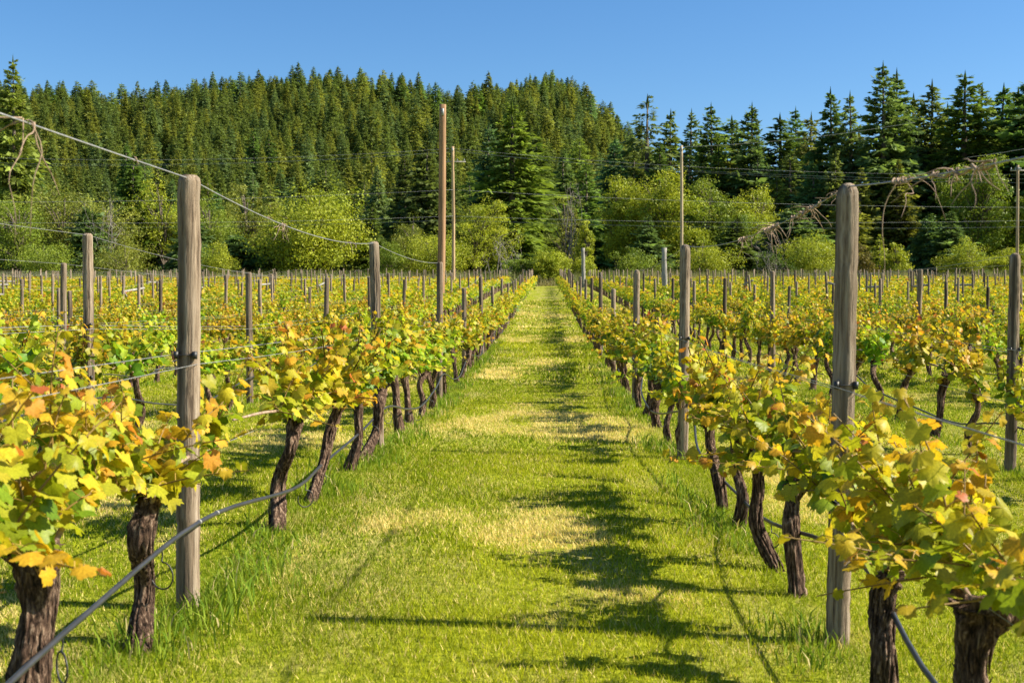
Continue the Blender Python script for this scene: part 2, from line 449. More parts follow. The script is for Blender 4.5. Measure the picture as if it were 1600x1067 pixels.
# the near vines, trunk by trunk as the photograph shows them: z: (head height, head shift across, head shift along, radius)
NEAR = {-1: {3.42: (.55, .02, .04, .056), 4.39: (.56, .03, .06, .040), 6.70: (.60, .07, .12, .040), 7.62: (.60, .13, .30, .037), 9.15: (.56, .06, .10, .036), 9.75: (.62, .13, .34, .042)},
        1: {3.38: (.56, .01, -.02, .058), 4.28: (.44, .0, .0, .044), 5.80: (.52, -.01, .05, .038), 6.32: (.58, -.10, .05, .035), 7.60: (.52, .01, .05, .036), 8.30: (.57, -.06, .22, .038)}}
near_z = 10.4; leaf_z = 7.0
vines = []                       # (y, x, row side, row index, near params)
for x, side, k in ROWS:
    s = -1 if side == 'left' else 1
    rr = np.random.RandomState(100 + k * 2 + (s > 0))
    ys = []
    if k == 1:
        ys = [(y, p) for y, p in NEAR[s].items()] + [(2.35, (.55, 0, 0, .06)), (1.2, (.55, 0, 0, .06))]
        y = 10.9
    else:
        y = 1.0 + rr.uniform(0, 1)
    while y < END - 2:
        if rr.rand() > .06: ys.append((y + rr.normal(0, .1), None))
        y += 1.14 + rr.normal(0, .10)
    for yy, p in ys:
        if in_view(x, yy): vines.append((yy, x, side, k, p))
vines.sort(key=lambda t: t[0])
cnt = {}
ROWN = {'left': lambda k: '%s row left of grass lane' % ordinal(k), 'right': lambda k: '%s row right of grass lane' % ordinal(k)}
N_IND = 300
rnv = np.random.RandomState(21)
for y, x, side, k, p in vines[:N_IND]:
    cnt[(side, k)] = cnt.get((side, k), 0) + 1
    green = k == 1 and side == 'right' and 12.0 < y < 13.9
    near = k == 1 and (y < near_z or green)
    loc = (x, y, gz(x, y))
    t = empty('grapevine', loc)
    ci = cnt[(side, k)]
    tag(t, '%s grapevine, %s from the front in the %s' % ('gnarled' if y < 12 else 'leafy', ordinal(ci), ROWN[side](k)), 'grapevine', 'grapevines planted in rows')
    hue = float(rnv.normal(.1 if y < 6 else 0, .3))
    if k == 1 and (side == 'left' and 8.9 < y < 9.9) or (k == 1 and side == 'right' and 12.0 < y < 13.9): hue = -.8
    if near:
        hh, dx, dy, r = p if p else (.55, 0, .1, .05)
        head = np.array([dx, dy, hh])
        v, f = trunk_geo(rnv, (0, 0, 0), head, r, 56, 26, 1.0, 34)
        obj('trunk', mesh('trunk', v, f, M_bark, smooth=False), t)
        canes, shoots = gen_vine(rnv, head, hue, span=1.25 if (side == 'left' and 4 < y < 7.2) else .95, nsh=22 if (side == 'left' and 4 < y < 7.2) else 19 if side == 'right' else 21, leafn=12, long_p=.75 if green else .12)
        for c in canes:
            v, f = tube(c, np.linspace(.012, .006, len(c)), 7); obj('cane', mesh('cane', v, f, M_cane, smooth=True), t)
        FA = Acc()
        for sp, lv in shoots:
            A = Acc(); shoot_acc(A, sp, lv, .0042, 6, True)
            if y > leaf_z:
                for lp, m, s, c, pp in lv:
                    V0, F0, K0 = LV0[rnv.randint(len(LV0))]; FA.add(V0 * s @ m.T + lp, F0, K0 * c)
                v, f = tube(sp, .004, 4, False); FA.add(v, f, STEMC)
                continue
            so = obj('shoot', A.mesh('shoot', M_stem, True), t)
            for lp, m, s, c, pp in lv:
                lo = bpy.data.objects.new('leaf', LEAF_MESH[rnv.randint(len(LEAF_MESH))])
                M4 = Matrix([list(m[r_] * s) + [lp[r_]] for r_ in range(3)] + [[0, 0, 0, 1]])
                lo.matrix_local = M4; lo.color = (*c, 1)
                link(lo, so)
        if FA.n: obj('foliage', FA.mesh('foliage', M_leaf), t)['kind'] = 'stuff'
    else:
        tm, cm, fm = VAR[rnv.randint(len(VAR))]
        t.rotation_euler.z = math.pi * rnv.randint(2) + rnv.normal(0, .06)
        sc_ = rnv.uniform(.92, 1.12); t.scale = (sc_, sc_, sc_ * rnv.uniform(.95, 1.08))
        obj('trunk', tm, t); obj('cane', cm, t)
        fo = obj('foliage', fm, t); fo['kind'] = 'stuff'
        gch = 1 + .10 * np.clip(rnv.normal(), -2, 2); b = rnv.uniform(.9, 1.1)
        fo.color = (b * (2 - gch) if gch > 1 else b, b * min(gch, 1.12), b, 1)

# the rest of the vineyard farther up the field: one mass
A = Acc(); B = Acc()
rf = np.random.RandomState(5)
quad = np.array([(0, -.35, 0), (.5, .12, -.08), (0, .62, 0), (-.5, .12, -.08)], np.float32)
Fq = np.array([[0, 1, 2], [0, 2, 3]])
LVS, LCS = [], []
for y, x, side, k, p in vines[N_IND:]:
    n = 90 if y < 85 else 60
    big = 1.15 if y < 85 else 1.5
    hue = rf.normal(-.35, .3)
    z0 = gz(x, y)
    P = np.stack([rf.normal(0, .21, n), rf.uniform(-.72, .72, n), .56 + rf.beta(1.6, 2.2, n) * .68], -1)
    for i_ in range(n):
        nr = np.array([P[i_, 0] * 1.5, rf.normal(0, .5), .8]) + rf.normal(0, .4, 3)
        m = rot_to(nr, 0, rf); s = rf.uniform(.09, .15) * big
        LVS.append(quad * s @ m.T + P[i_] + np.array([x, y, z0]))
        LCS.append(leaf_colour(rf, (P[i_, 2] - .56) / .7, hue))
    v, f = tube(np.array([[x, y, z0 - .05], [x + rf.normal(0, .05), y + rf.normal(0, .1), z0 + .3], [x + rf.normal(0, .03), y + rf.normal(0, .1), z0 + .6]]), [.055, .05, .06], 5, False)
    B.add(v, f)
nl = len(LVS)
Fall = (np.arange(nl)[:, None, None] * 4 + Fq[None]).reshape(-1, 3)
dv = empty('distant_grapevines', (0, 0, 0))
tag(dv, 'yellow green mass of grapevines in the rows farther up the field', 'vineyard', kind='stuff')
obj('foliage', mesh('foliage', np.concatenate(LVS), Fall, M_leaf, np.repeat(np.array(LCS), 4, 0)), dv)['kind'] = 'stuff'
obj('trunks', B.mesh('trunks', M_bark, use_col=False), dv)['kind'] = 'stuff'

# ------------------------------------------------------------------ trellis posts
def post_geo(rnd, h, r, sides=14, rings=14, dome=False):
    t = np.linspace(0, 1, rings); P = np.stack([rnd.normal(0, .0015, rings), rnd.normal(0, .0015, rings), -.25 + (h + .25 - .03) * t], -1)
    P = np.vstack([P, [0, 0, h - .012], [0, 0, h]])
    rad = np.concatenate([r * (1.04 - .08 * t), [r * .88, r * .62]])
    if dome:
        P = np.vstack([P[:-2] * np.array([1, 1, 0]) + np.stack([0 * t, 0 * t, -.25 + (h + .19) * t], -1), [[0, 0, h - .035], [0, 0, h - .016], [0, 0, h - .005], [0, 0, h]]])
        rad = np.concatenate([r * (1.04 - .08 * t), [r * .88, r * .72, r * .5, r * .2]])
    D = 1 + rnd.normal(0, .012, (len(rad), sides)) + .02 * np.sin(2 * np.linspace(0, 6.283, sides, endpoint=False) + rnd.uniform(0, 6))[None]
    if sides > 30:               # drying cracks
        th = np.linspace(0, 2 * np.pi, sides, endpoint=False)
        for _ in range(5):
            a0 = rnd.uniform(0, 6.28); z0, z1 = sorted(rnd.uniform(0, h, 2)); z1 = max(z1, z0 + .5); aw = a0 + np.cumsum(rnd.normal(0, .02, len(rad)))
            dd = np.abs((th[None] - aw[:, None] + np.pi) % (2 * np.pi) - np.pi)
            D = D - .16 * np.exp(-(dd / .07) ** 2) * ((P[:, 2] > z0) & (P[:, 2] < z1))[:, None]
    return tube(P, rad[:, None] * D, sides, True)
rp_ = np.random.RandomState(31)
PVAR = [mesh('post', *post_geo(rp_, 1.0 * h, .046, 10, 8), M_post, smooth=True) for h in (1.78, 1.86, 1.92, 1.98, 1.84, 1.62)]
def clip_mesh():
    A = Acc()
    v, f = tube([[-.05, -.045, 0], [-.03, -.055, .0], [.03, -.055, 0], [.05, -.045, 0]], .003, 6); A.add(v, f)
    v, f = tube([[0, 0, -.02], [0, 0, .02]], .014, 8); A.add(v + np.array([-.05, -.045, 0]), f)
    v, f = tube([[0, 0, -.02], [0, 0, .02]], .014, 8); A.add(v + np.array([.05, -.045, 0]), f)
    return A.mesh('wire_clip', M_clip, True, False)
CLIP = clip_mesh()
posts = []
POST_TOP = {}                    # (side, k) -> [(y, x_top, z_top)]
for x, side, k in ROWS:
    rr = np.random.RandomState(300 + k * 2 + (side == 'right'))
    off = 5.0 if k <= 3 else 5.0 + rr.uniform(-1.6, 1.6)
    y = off - 5.75
    while y < END:
        yy = y + (0 if k == 1 and y < 12 else rr.normal(0, .15))
        posts.append((yy, x + (0 if k == 1 and y < 12 else rr.normal(0, .03)), side, k, rr.randint(6) if rr.rand() < .92 else 5, rr.normal(0, 1, 2)))
        y += 5.75
posts.sort(key=lambda t: t[0])
cnt = {}; far_posts = Acc(); made = 0
SPEC = {('left', 1, 1): (1.865, .0475, .012), ('right', 1, 1): (1.945, .0475, .014), ('left', 1, 2): (1.90, .046, -.02), ('right', 1, 2): (1.95, .047, .008),
        ('right', 1, 3): (1.86, .045, .01), ('left', 2, 1): (1.93, .046, .0), ('right', 2, 1): (1.96, .048, .01)}
vis = [p for p in posts if in_view(p[1], p[0])]
keep = set(id(p) for p in vis[:300])
for p in posts:
    yy, x, side, k, vi, tl = p
    z0 = gz(x, yy)
    if id(p) not in keep and not (yy < 3):
        if in_view(x, yy):
            v, f = tube(np.array([[x, yy, z0 - .2], [x + tl[0] * .02, yy, z0 + 1.84 + .06 * tl[1]]]), .05, 6); far_posts.add(v, f)
        continue
    if yy < 3:                   # behind the photographer: only carries the wires
        POST_TOP.setdefault((side, k), []).append((yy, x, z0 + 1.87)); continue
    cnt[(side, k)] = ci = cnt.get((side, k), 0) + 1
    sp = SPEC.get((side, k, ci))
    if sp:
        h, r, lean = sp
        po = empty('trellis_post', (x, yy, z0)); po.rotation_euler = (0, lean, 0)
        sh = obj('shaft', mesh('shaft', *post_geo(rp_, h, r, 64, 48, side == 'right'), M_post, smooth=True), po)
        sh.color = (1, 1, 1, 1)
        for hz_ in (1.10, .62):
            obj('wire_clip', CLIP, po, (0, 0, hz_)).scale = (.8, 1, .8)
    else:
        h = (1.78, 1.86, 1.92, 1.98, 1.84, 1.62)[vi]; lean = tl[0] * .018
        po = obj('trellis_post', PVAR[vi], None, (x, yy, z0)); po.rotation_euler = (tl[1] * .012, lean, float(rp_.uniform(0, 6.28)))
        c = float(rp_.uniform(.72, 1.12)); po.color = (c, c * .99, c * .98, 1)
        if rp_.rand() < .12 and yy > 25: po.color = (.45, .43, .42, 1)
    POST_TOP.setdefault((side, k), []).append((yy, x + math.sin(lean) * h, z0 + h - .015))
    tag(po, '%s trellis post, %s from the front in the %s' % ('weathered wooden' if yy < 30 else 'slim grey', ordinal(ci), ROWN[side](k)), 'post', 'trellis posts along the vine rows')
if far_posts.n:
    tag(obj('distant_trellis_posts', far_posts.mesh('distant_trellis_posts', M_post, use_col=False)), 'far trellis posts standing as a grey thicket at the field end', 'posts', kind='stuff')

# ------------------------------------------------------------------ wires and drip hoses
rw = np.random.RandomState(41)
def span(pts, sag, n=9):
    out = []
    for (y0, x0, z0), (y1, x1, z1) in zip(pts[:-1], pts[1:]):
        s = sag() if callable(sag) else sag
        for t in np.linspace(0, 1, n, endpoint=False):
            out.append((x0 + (x1 - x0) * t, y0 + (y1 - y0) * t, z0 + (z1 - z0) * t - 4 * s * t * (1 - t)))
    out.append((pts[-1][1], pts[-1][0], pts[-1][2]))
    return np.array(out)
for x, side, k in ROWS:
    pts = POST_TOP.get((side, k), [])
    if len(pts) < 2: continue
    rn = ROWN[side](k)
    if k == 1:
        sags = iter([.10 if side == 'right' else .01, .09, .05] + [.05] * 60)
        top = span(pts, lambda: next(sags), 14)
    else:
        top = span(pts, lambda: abs(rw.normal(.03, .03)), 7)
    v, f = tube(top, .0030 if k == 1 else .0019, 5)
    tag(obj('top_wire', mesh('top_wire', v, f, M_wire, smooth=True)), 'galvanised top wire strung along the post tops of the %s' % rn, 'wire', 'trellis wires')
    if k > 5: continue
    for nm, hh, off in (('upper_catch_wire', 1.10, -.055), ('lower_catch_wire', 1.06, .055), ('fruiting_wire', .63, -.05)):
        q = [(y, x + off, gz(x, y) + hh) for y, _, _ in pts]
        v, f = tube(span(q, lambda: abs(rw.normal(.008, .01)), 6), .0016 if k == 1 else .0022, 4)
        wd = {'upper_catch_wire': 'upper foliage catch wire', 'lower_catch_wire': 'lower foliage catch wire', 'fruiting_wire': 'low wire carrying the canes'}[nm]
        tag(obj('trellis_wire', mesh('trellis_wire', v, f, M_wire)), '%s of the %s' % (wd, rn), 'wire', 'trellis wires')
    # hose
    hp = []; off = .10 if side == 'left' else -.02
    ys = [y for y, _, _ in pts]
    for j, y in enumerate(ys):
        hp.append((x + (.075 if side == 'left' else .07), y, gz(x, y) + .40 + rw.uniform(-.04, .03)))
        if j + 1 < len(ys):
            for t in (.25, .5, .75):
                ym = y + (ys[j + 1] - y) * t
                dip = {.25: .15, .5: .21, .75: .12}[t] * rw.uniform(.6, 1.15)
                hp.append((x + off + rw.normal(0, .03), ym, gz(x, ym) + .40 - dip))
    P = smooth_path(hp, len(hp) * 6)
    ho = empty('drip_hose', (0, 0, 0))
    tag(ho, 'dark plastic drip irrigation hose hanging low along the %s' % rn, 'hose', 'drip irrigation hoses')
    v, f = tube(P, .0098, 10 if k == 1 else 6)
    obj('pipe', mesh('pipe', v, f, M_hose, smooth=True), ho)
    if k <= 2:
        for y, xx, sd_, kk, pp in vines:
            if sd_ != side or kk != k or y > 16 or y < 3: continue
            j = int(np.argmin(np.abs(P[:, 1] - (y + .12)))); b = P[j]
            th = np.linspace(0, rw.uniform(4.6, 6.8), 16); rr_ = rw.uniform(.035, .055); az = rw.uniform(-.9, .9)
            ring = np.stack([np.sin(th) * rr_ * math.cos(az), np.sin(th) * rr_ * math.sin(az), -.05 - rr_ + np.cos(th) * rr_], -1)
            path = np.vstack([[0, 0, 0], [.0, .01, -.03], ring]) + b
            v, f = tube(smooth_path(path, 36), .0032, 5)
            obj('emitter_tube', mesh('emitter_tube', v, f, M_clip, smooth=True), ho)
        if side == 'left' and k == 1:
            for y in (4.93, 5.16):
                j = int(np.argmin(np.abs(P[:, 1] - y)))
                v, f = tube(P[j - 1:j + 2:2] * .06 + P[j] * .94 if False else np.stack([P[j] - (P[j + 1] - P[j]) * .02, P[j] + (P[j + 1] - P[j]) * .02]), .0115, 10)
                obj('clamp', mesh('clamp', v, f, M_wire, smooth=True), ho)

# ------------------------------------------------------------------ dead canes hanging on the top wires
rc = np.random.RandomState(51)
def dead_canes(side, ya, yb, n, ln, label):
    pts = POST_TOP[(side, 1)]
    A = Acc()
    def wire(y):
        for (y0, x0, z0), (y1, x1, z1) in zip(pts[:-1], pts[1:]):
            if y0 <= y <= y1:
                t = (y - y0) / (y1 - y0); s = (.10 if side == 'right' and y < 5 else .01 if y < 5 else .09)
                return np.array([x0 + (x1 - x0) * t, y, z0 + (z1 - z0) * t - 4 * s * t * (1 - t)])
    o0 = wire((ya + yb) / 2)
    # the cane twisted along the wire
    if yb - ya > .15:
        ys = np.linspace(ya, yb, 12); Pm = np.stack([wire(y) + np.array([math.sin(i_ * 1.9) * .012, 0, math.cos(i_ * 1.9) * .012]) for i_, y in enumerate(ys)])
        v, f = tube(smooth_path(Pm, 36) - o0, .0038, 6); A.add(v, f)
    for _ in range(n):
        b = wire(rc.uniform(ya, yb)); L_ = ln * rc.uniform(.3, 1.2)
        d = np.array([rc.normal(0, .5), rc.normal(0, .7), min(.15, rc.normal(-.6, .6))]); d /= np.linalg.norm(d)
        q = [b + np.array([0, 0, .01])]
        for s_ in range(4):
            d = d + rc.normal(0, .38, 3) + np.array([0, 0, -.22]); d[2] = min(d[2], .1); d /= np.linalg.norm(d); q.append(q[-1] + d * L_ / 4)
        v, f = tube(smooth_path(q, 12) - o0, np.linspace(.0030, .0010, 12) * rc.uniform(.6, 1.3), 5); A.add(v, f)
    o = obj('dead_cane', A.mesh('dead_cane', M_cane, True, False), None, o0)
    tag(o, label, 'dead cane', 'dead canes left on the top wires')
dead_canes('right', 3.35, 3.95, 15, .16, 'thick tangle of dry canes on wire to the right of the nearest right post')
dead_canes('right', 4.15, 4.35, 3, .34, 'long single dry cane dangling from wire beside the nearest right post')
dead_canes('right', 5.15, 5.30, 6, .14, 'small dry tendril clump on wire just behind the nearest right post')
dead_canes('right', 5.5, 6.2, 15, .17, 'dry cane tangle on wire between the two nearest right posts')
dead_canes('right', 6.5, 6.9, 20, .15, 'ball of curled dry tendrils on wire, farther of the right row tangles')
dead_canes('right', 7.5, 7.8, 8, .18, 'sparse dry cane twigs on wire near the second right post')
dead_canes('left', 3.40, 3.50, 7, .42, 'dry canes hanging from the left row wire at the picture edge')
dead_canes('left', 4.33, 4.36, 4, .04, 'small knot of dry tendril on wire before the nearest left post')
dead_canes('left', 6.45, 6.50, 5, .06, 'tiny dry tendril knot on wire behind the nearest left post')
dead_canes('left', 6.85, 6.95, 9, .15, 'dry tendril bow on wire between the two nearest left posts')
dead_canes('left', 9.2, 9.3, 5, .12, 'dry tendril wisp on wire before the second left post')

# ------------------------------------------------------------------ braces between posts, pale end posts
rb = np.random.RandomState(61)
def brace(x, y, label, ln=2.6, diag=True):
    z0 = gz(x, y); t = empty('braced_posts', (x, y, z0))
    for yy in (0, ln):
        dz = gz(x, y + yy) - z0
        o = obj('post', PVAR[rb.randint(5)], t, (0, yy, dz)); o.rotation_euler = (rb.normal(0, .04), rb.normal(0, .04), rb.uniform(0, 6)); o.scale = (1.2, 1.2, 1.0); o.color = (.9, .9, .9, 1)
    v, f = tube([[0, .03, 1.30 + rb.normal(0, .08)], [0.02, ln - .03, 1.34 + rb.normal(0, .1)]], .05, 8); obj('rail', mesh('rail', v, f, M_pale), t)
    if diag:
        v, f = tube([[0.03, .05, 1.25], [0.05, ln * .55, .45]], .035, 7); obj('diagonal_strut', mesh('diagonal_strut', v, f, M_pale), t)
    tag(t, label, 'brace', 'braced trellis posts')
bx_l = [(-22.75, 46, 1), (-17.5, 48, 1), (-28.1, 58, 0), (-14.8, 60, 1), (-20.1, 66, 0), (-12.1, 62, 1), (-9.5, 64, 1), (-33.5, 64, 1), (-25.4, 74, 0), (-36, 76, 1)]
bx_r = [(12.4, 50, 0), (15.15, 54, 0), (17.9, 56, 1), (20.65, 58, 0), (23.4, 54, 1), (26.1, 62, 0), (9.65, 56, 0)]
for i_, (x, y, d) in enumerate(sorted(bx_l)):
    brace(x, y, 'braced post pair with rail, %s from the left among those left of lane' % ordinal(i_ + 1), diag=bool(d))
for i_, (x, y, d) in enumerate(sorted(bx_r)):
    brace(x, y, 'braced post pair with rail, %s from the lane on its right side' % ordinal(i_ + 1), diag=bool(d))
for px, py, z, lab, wd in ((911, 388, 118, 'pale split end post standing just right of the lane end', .20), (1037, 388, 70, 'thick pale weathered post behind the right row vines', .16)):
    x = wpos(px, z); z0 = gz(x, z); h = wtop(py, z) - z0
    tt = np.linspace(0, 1, 12); P = np.stack([.02 * np.sin(tt * 5), 0 * tt, -.3 + (h + .3) * tt], -1)
    D = 1 + rb.normal(0, .12, (12, 9)); v, f = tube(P, (wd * (1.1 - .25 * tt))[:, None] * D, 9)
    tag(obj('end_post', mesh('end_post', v, f, M_pale), None, (x, z, z0)), lab, 'post')

# ------------------------------------------------------------------ utility poles and lines
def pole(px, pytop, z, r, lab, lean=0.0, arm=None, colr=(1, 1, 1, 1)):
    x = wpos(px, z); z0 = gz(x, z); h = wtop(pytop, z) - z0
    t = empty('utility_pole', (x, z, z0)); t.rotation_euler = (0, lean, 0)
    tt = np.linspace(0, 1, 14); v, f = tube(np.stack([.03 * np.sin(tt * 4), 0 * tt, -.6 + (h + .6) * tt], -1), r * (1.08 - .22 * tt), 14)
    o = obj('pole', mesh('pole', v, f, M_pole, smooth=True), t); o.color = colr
    if arm:
        for hz_, ln in arm:
            v, f = tube([[-ln, 0, h - hz_], [ln, 0, h - hz_]], .07, 6); obj('crossarm', mesh('crossarm', v, f, M_pale), t)
            for sx in (-.9, -.35, .35, .9):
                v, f = tube([[sx * ln, 0, h - hz_ + .05], [sx * ln, 0, h - hz_ + .28]], [.05, .035], 7); obj('insulator', mesh('insulator', v, f, M_line), t)
    v, f = tube([[0, -r, h - .5], [0, -r - .02, h - .2]], .06, 6); obj('bracket', mesh('bracket', v, f, M_line), t)
    tag(t, lab, 'utility pole'); return Vector((x, z, z0 + h))
pole(687, 165, 52, .17, 'tall bare brown pole standing among the vines left of lane', .018)
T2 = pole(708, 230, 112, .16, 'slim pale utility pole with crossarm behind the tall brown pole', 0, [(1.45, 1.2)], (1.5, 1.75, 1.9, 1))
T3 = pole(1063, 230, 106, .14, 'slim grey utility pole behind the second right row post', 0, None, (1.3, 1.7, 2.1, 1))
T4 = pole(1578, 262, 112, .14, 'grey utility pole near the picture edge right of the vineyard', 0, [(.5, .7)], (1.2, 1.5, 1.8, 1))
def line(a, b, sag, lab, r=.009):
    t = np.linspace(0, 1, 40)[:, None]; P = np.array(a)[None] * (1 - t) + np.array(b)[None] * t; P[:, 2] -= (4 * sag * t * (1 - t))[:, 0]
    v, f = tube(P, r, 4); tag(obj('power_line', mesh('power_line', v, f, M_line)), lab, 'power line', 'power and telephone lines')
def at(px, py, z): return (wpos(px, z), z, wtop(py, z))
for i_, (dz, y0, y4, yl) in enumerate(((.1, 233, 276, 238), (.1, 238, 283, 247), (.1, 237, 289, 252))):
    line(at(-260, yl - 6, 112), at(706 + i_ * 3, y0, 112), 1.0, '%s overhead line left of the slim pale pole, counted from the top' % ordinal(i_ + 1))
    line(at(708 + i_ * 3, y0, 112), at(1578, y4, 112), .7, '%s overhead line from slim pale pole to grey edge pole, counted from the top' % ordinal(i_ + 1))
    line(at(1578, y4, 112), at(1900, y4 - 14, 112), .4, '%s overhead line beyond the grey edge pole, counted from the top' % ordinal(i_ + 1))
for i_, (ya, yb, yc) in enumerate(((312, 297, 325), (341, 338, 338), (349, 344, 349))):
    line(at(-260, ya, 111), at(708, yb, 111), .5, '%s low cable left of the slim pale pole' % ordinal(i_ + 1), .011)
    line(at(708, yb, 111), at(1900, yc, 111), .7, '%s low cable right of the slim pale pole' % ordinal(i_ + 1), .011)
line(at(1064, 232, 106), at(1420, 196, 95), .35, 'thin service wire climbing from slim grey pole to the right', .014)
line(at(1500, 250, 100), at(1760, 196, 92), .3, 'thin service wire climbing past the grey edge pole', .014)

# ------------------------------------------------------------------ conifers
def conifer(rnd, H, Rm, levels, per, k, base=.10, sparse=0.0, tone=(1, 1, 1), power=.85):
    """crown of a fir: whorls of drooping boughs carrying flat sprays"""
    Vs, Cs = [], []
    tone = np.array(tone)
    wob = rnd.uniform(0, 6.28, 3)
    for i in range(levels):
        t = (i + rnd.uniform(-.3, .3)) / levels; t = min(max(t, 0), .995)
        zl = H * (base + (.955 - base) * t); dzl = H / levels
        Rl = Rm * ((1 - t) ** power) * (1 - .35 * math.exp(-(t / .12) ** 2)) * rnd.uniform(.72, 1.18) + .18
        n = max(4, int(per * (.55 + .6 * (1 - t)) + .5))
        a0 = rnd.uniform(0, 6.28)
        for j in range(n):
            if rnd.rand() < sparse: continue
            az = a0 + j * 6.2832 / n + rnd.normal(0, .25)
            L_ = Rl * rnd.uniform(.65, 1.2) * (1 + .22 * math.sin(az + wob[0] + 3 * t) + .16 * math.sin(2 * az + wob[1] + 9 * t))
            z = zl + rnd.normal(0, 1.3) * dzl
            el = -.34 + .75 * t + rnd.normal(0, .22)
            d = np.array([math.cos(az) * math.cos(el), math.sin(az) * math.cos(el), math.sin(el)])
            sd_ = np.array([-math.sin(az), math.cos(az), 0]); c0 = rnd.uniform(.62, 1.25)
            for q in range(k):
                s = .22 + .78 * (q + rnd.uniform(.1, .9)) / k
                p = np.array([0, 0, z]) + d * L_ * s + np.array([0, 0, -.14 * L_ * s * s + .05 * L_ * max(0, s - .75)])
                ll = (.34 * L_ * (1.15 - .7 * s) + .28) * rnd.uniform(.7, 1.2)
                for sg in ((-1, 1) if q < k - 1 else (0,)):
                    dr = d * .75 + sd_ * sg * rnd.uniform(.5, .95) + np.array([0, 0, rnd.uniform(-.75, .12)]); dr /= np.linalg.norm(dr)
                    wv = np.cross(dr, np.array([0, 0, 1.])) ; wv = wv / (np.linalg.norm(wv) + 1e-6) * rnd.uniform(.4, 1) + np.array([0, 0, rnd.normal(0, .8)])
                    wv *= ll * rnd.uniform(.13, .24)
                    m = p + dr * ll * .45
                    Vs.append(np.stack([p, m + wv, p + dr * ll, m - wv]))
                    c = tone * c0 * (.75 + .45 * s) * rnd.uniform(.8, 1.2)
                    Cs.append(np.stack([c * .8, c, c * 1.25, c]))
    for q in range(6):           # leader
        Vs.append(np.array([[0, 0, H * .90], [.16 * math.cos(q), .16 * math.sin(q), H * .94], [0, 0, H + .1], [-.16 * math.cos(q), -.16 * math.sin(q), H * .94]])); Cs.append(np.ones((4, 3)) * tone)
    n = len(Vs); Fc = (np.arange(n)[:, None] * 4 + np.arange(4)[None])
    return np.concatenate(Vs), Fc, np.clip(np.concatenate(Cs), 0, 1)

rt = np.random.RandomState(71)
FIR = np.array((.16, .21, .044)); FIRY = np.array((.24, .265, .045)); SPR = np.array((.15, .215, .07))
CON = []                         # (crown mesh, trunk mesh, nominal height)
def con_variant(H, Rm, lv, per, k, **kw):
    v, f, c = conifer(rt, H, Rm, lv, per, k, **kw)
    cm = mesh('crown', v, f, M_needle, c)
    tv, tf = tube(np.array([[0, 0, -.8], [0, 0, H * .3], [rt.normal(0, .08), rt.normal(0, .08), H * .7], [0, 0, H * .97]]), [H * .017, H * .013, H * .007, .03], 7)
    CON.append((cm, mesh('trunk', tv, tf, M_trunk, smooth=True), H))
for q in range(6): con_variant(24, rt.uniform(4.4, 5.6), 72, 9, 8, base=rt.uniform(.05, .16), sparse=rt.uniform(0, .15), tone=(FIR, FIRY, FIR * .85, SPR, FIRY * .9, FIR)[q], power=rt.uniform(.72, .92))
for q in range(4): con_variant(24, rt.uniform(4.2, 5.2), 50, 9, 6, base=.12, sparse=.06 * q, tone=(FIRY, FIR, SPR, FIR * .9)[q], power=rt.uniform(.52, .75))
# broken, thin-topped old firs
con_variant(24, 3.4, 40, 7, 5, base=.34, sparse=.3, tone=FIR * .9, power=.6)
con_variant(12, 2.8, 34, 8, 4, base=.02, sparse=.02, tone=FIRY * 1.15, power=.9)
con_variant(10, 3.9, 46, 12, 7, base=.0, sparse=.0, tone=SPR * 1.0, power=.7)

def plant_conifer(px, pytop, z, label, group=None, vi=None, widen=1.0, tint=None):
    x = wpos(px, z); z0 = gz(x, z); h = max(3.0, wtop(pytop, z) - z0)
    return conifer_at(x, z, h, label, group, vi, widen, tint)
def conifer_at(x, z, h, label, group=None, vi=None, widen=1.0, tint=None):
    cm, tm, H = CON[vi if vi is not None else int(rt.choice([0, 1, 2, 3, 4, 5, 6, 7, 8, 9, 10], p=[.07, .08, .06, .07, .06, .07, .17, .16, .12, .10, .04]))]
    s = h / H; t = empty('conifer_tree', (x, z, gz(x, z)), float(rt.uniform(0, 6.28)))
    ws = s ** .7 * widen * float(rt.uniform(.85, 1.45)); t.scale = (ws, ws, s)
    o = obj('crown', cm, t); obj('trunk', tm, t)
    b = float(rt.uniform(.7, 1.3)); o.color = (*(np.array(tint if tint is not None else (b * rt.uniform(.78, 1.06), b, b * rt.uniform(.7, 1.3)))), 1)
    tag(t, label, 'conifer', group); return t
n_tree = 0
SKY_R = [(1010, 150, 11 - 1, 205), (1046, 172, 0, 210), (1078, 172, 5, 205), (1108, 163, 0, 190), (1140, 183, 3, 200), (1171, 163, 3, 185), (1214, 180, 2, 200), (1238, 170, 0, 205),
         (1262, 178, 6, 195), (1291, 140, 2, 185), (1321, 146, 5, 182), (1371, 101, 0, 172), (1392, 112, 3, 178), (1418, 150, 5, 185), (1446, 129, 2, 180), (1470, 165, 7, 190), (1496, 117, 0, 172), (1522, 136, 5, 176),
         (1555, 136, 2, 180), (1577, 142, 0, 186), (1599, 118, 3, 170), (1640, 130, 5, 175), (1685, 120, 3, 178)]
for i_, (px, py, vi, z) in enumerate(SKY_R):
    plant_conifer(px, py, z, 'tall conifer on the skyline right of the hill, %s from the hill foot' % ordinal(i_ + 1), 'conifers on the skyline right of the hill', vi, 1.4)
    n_tree += 1
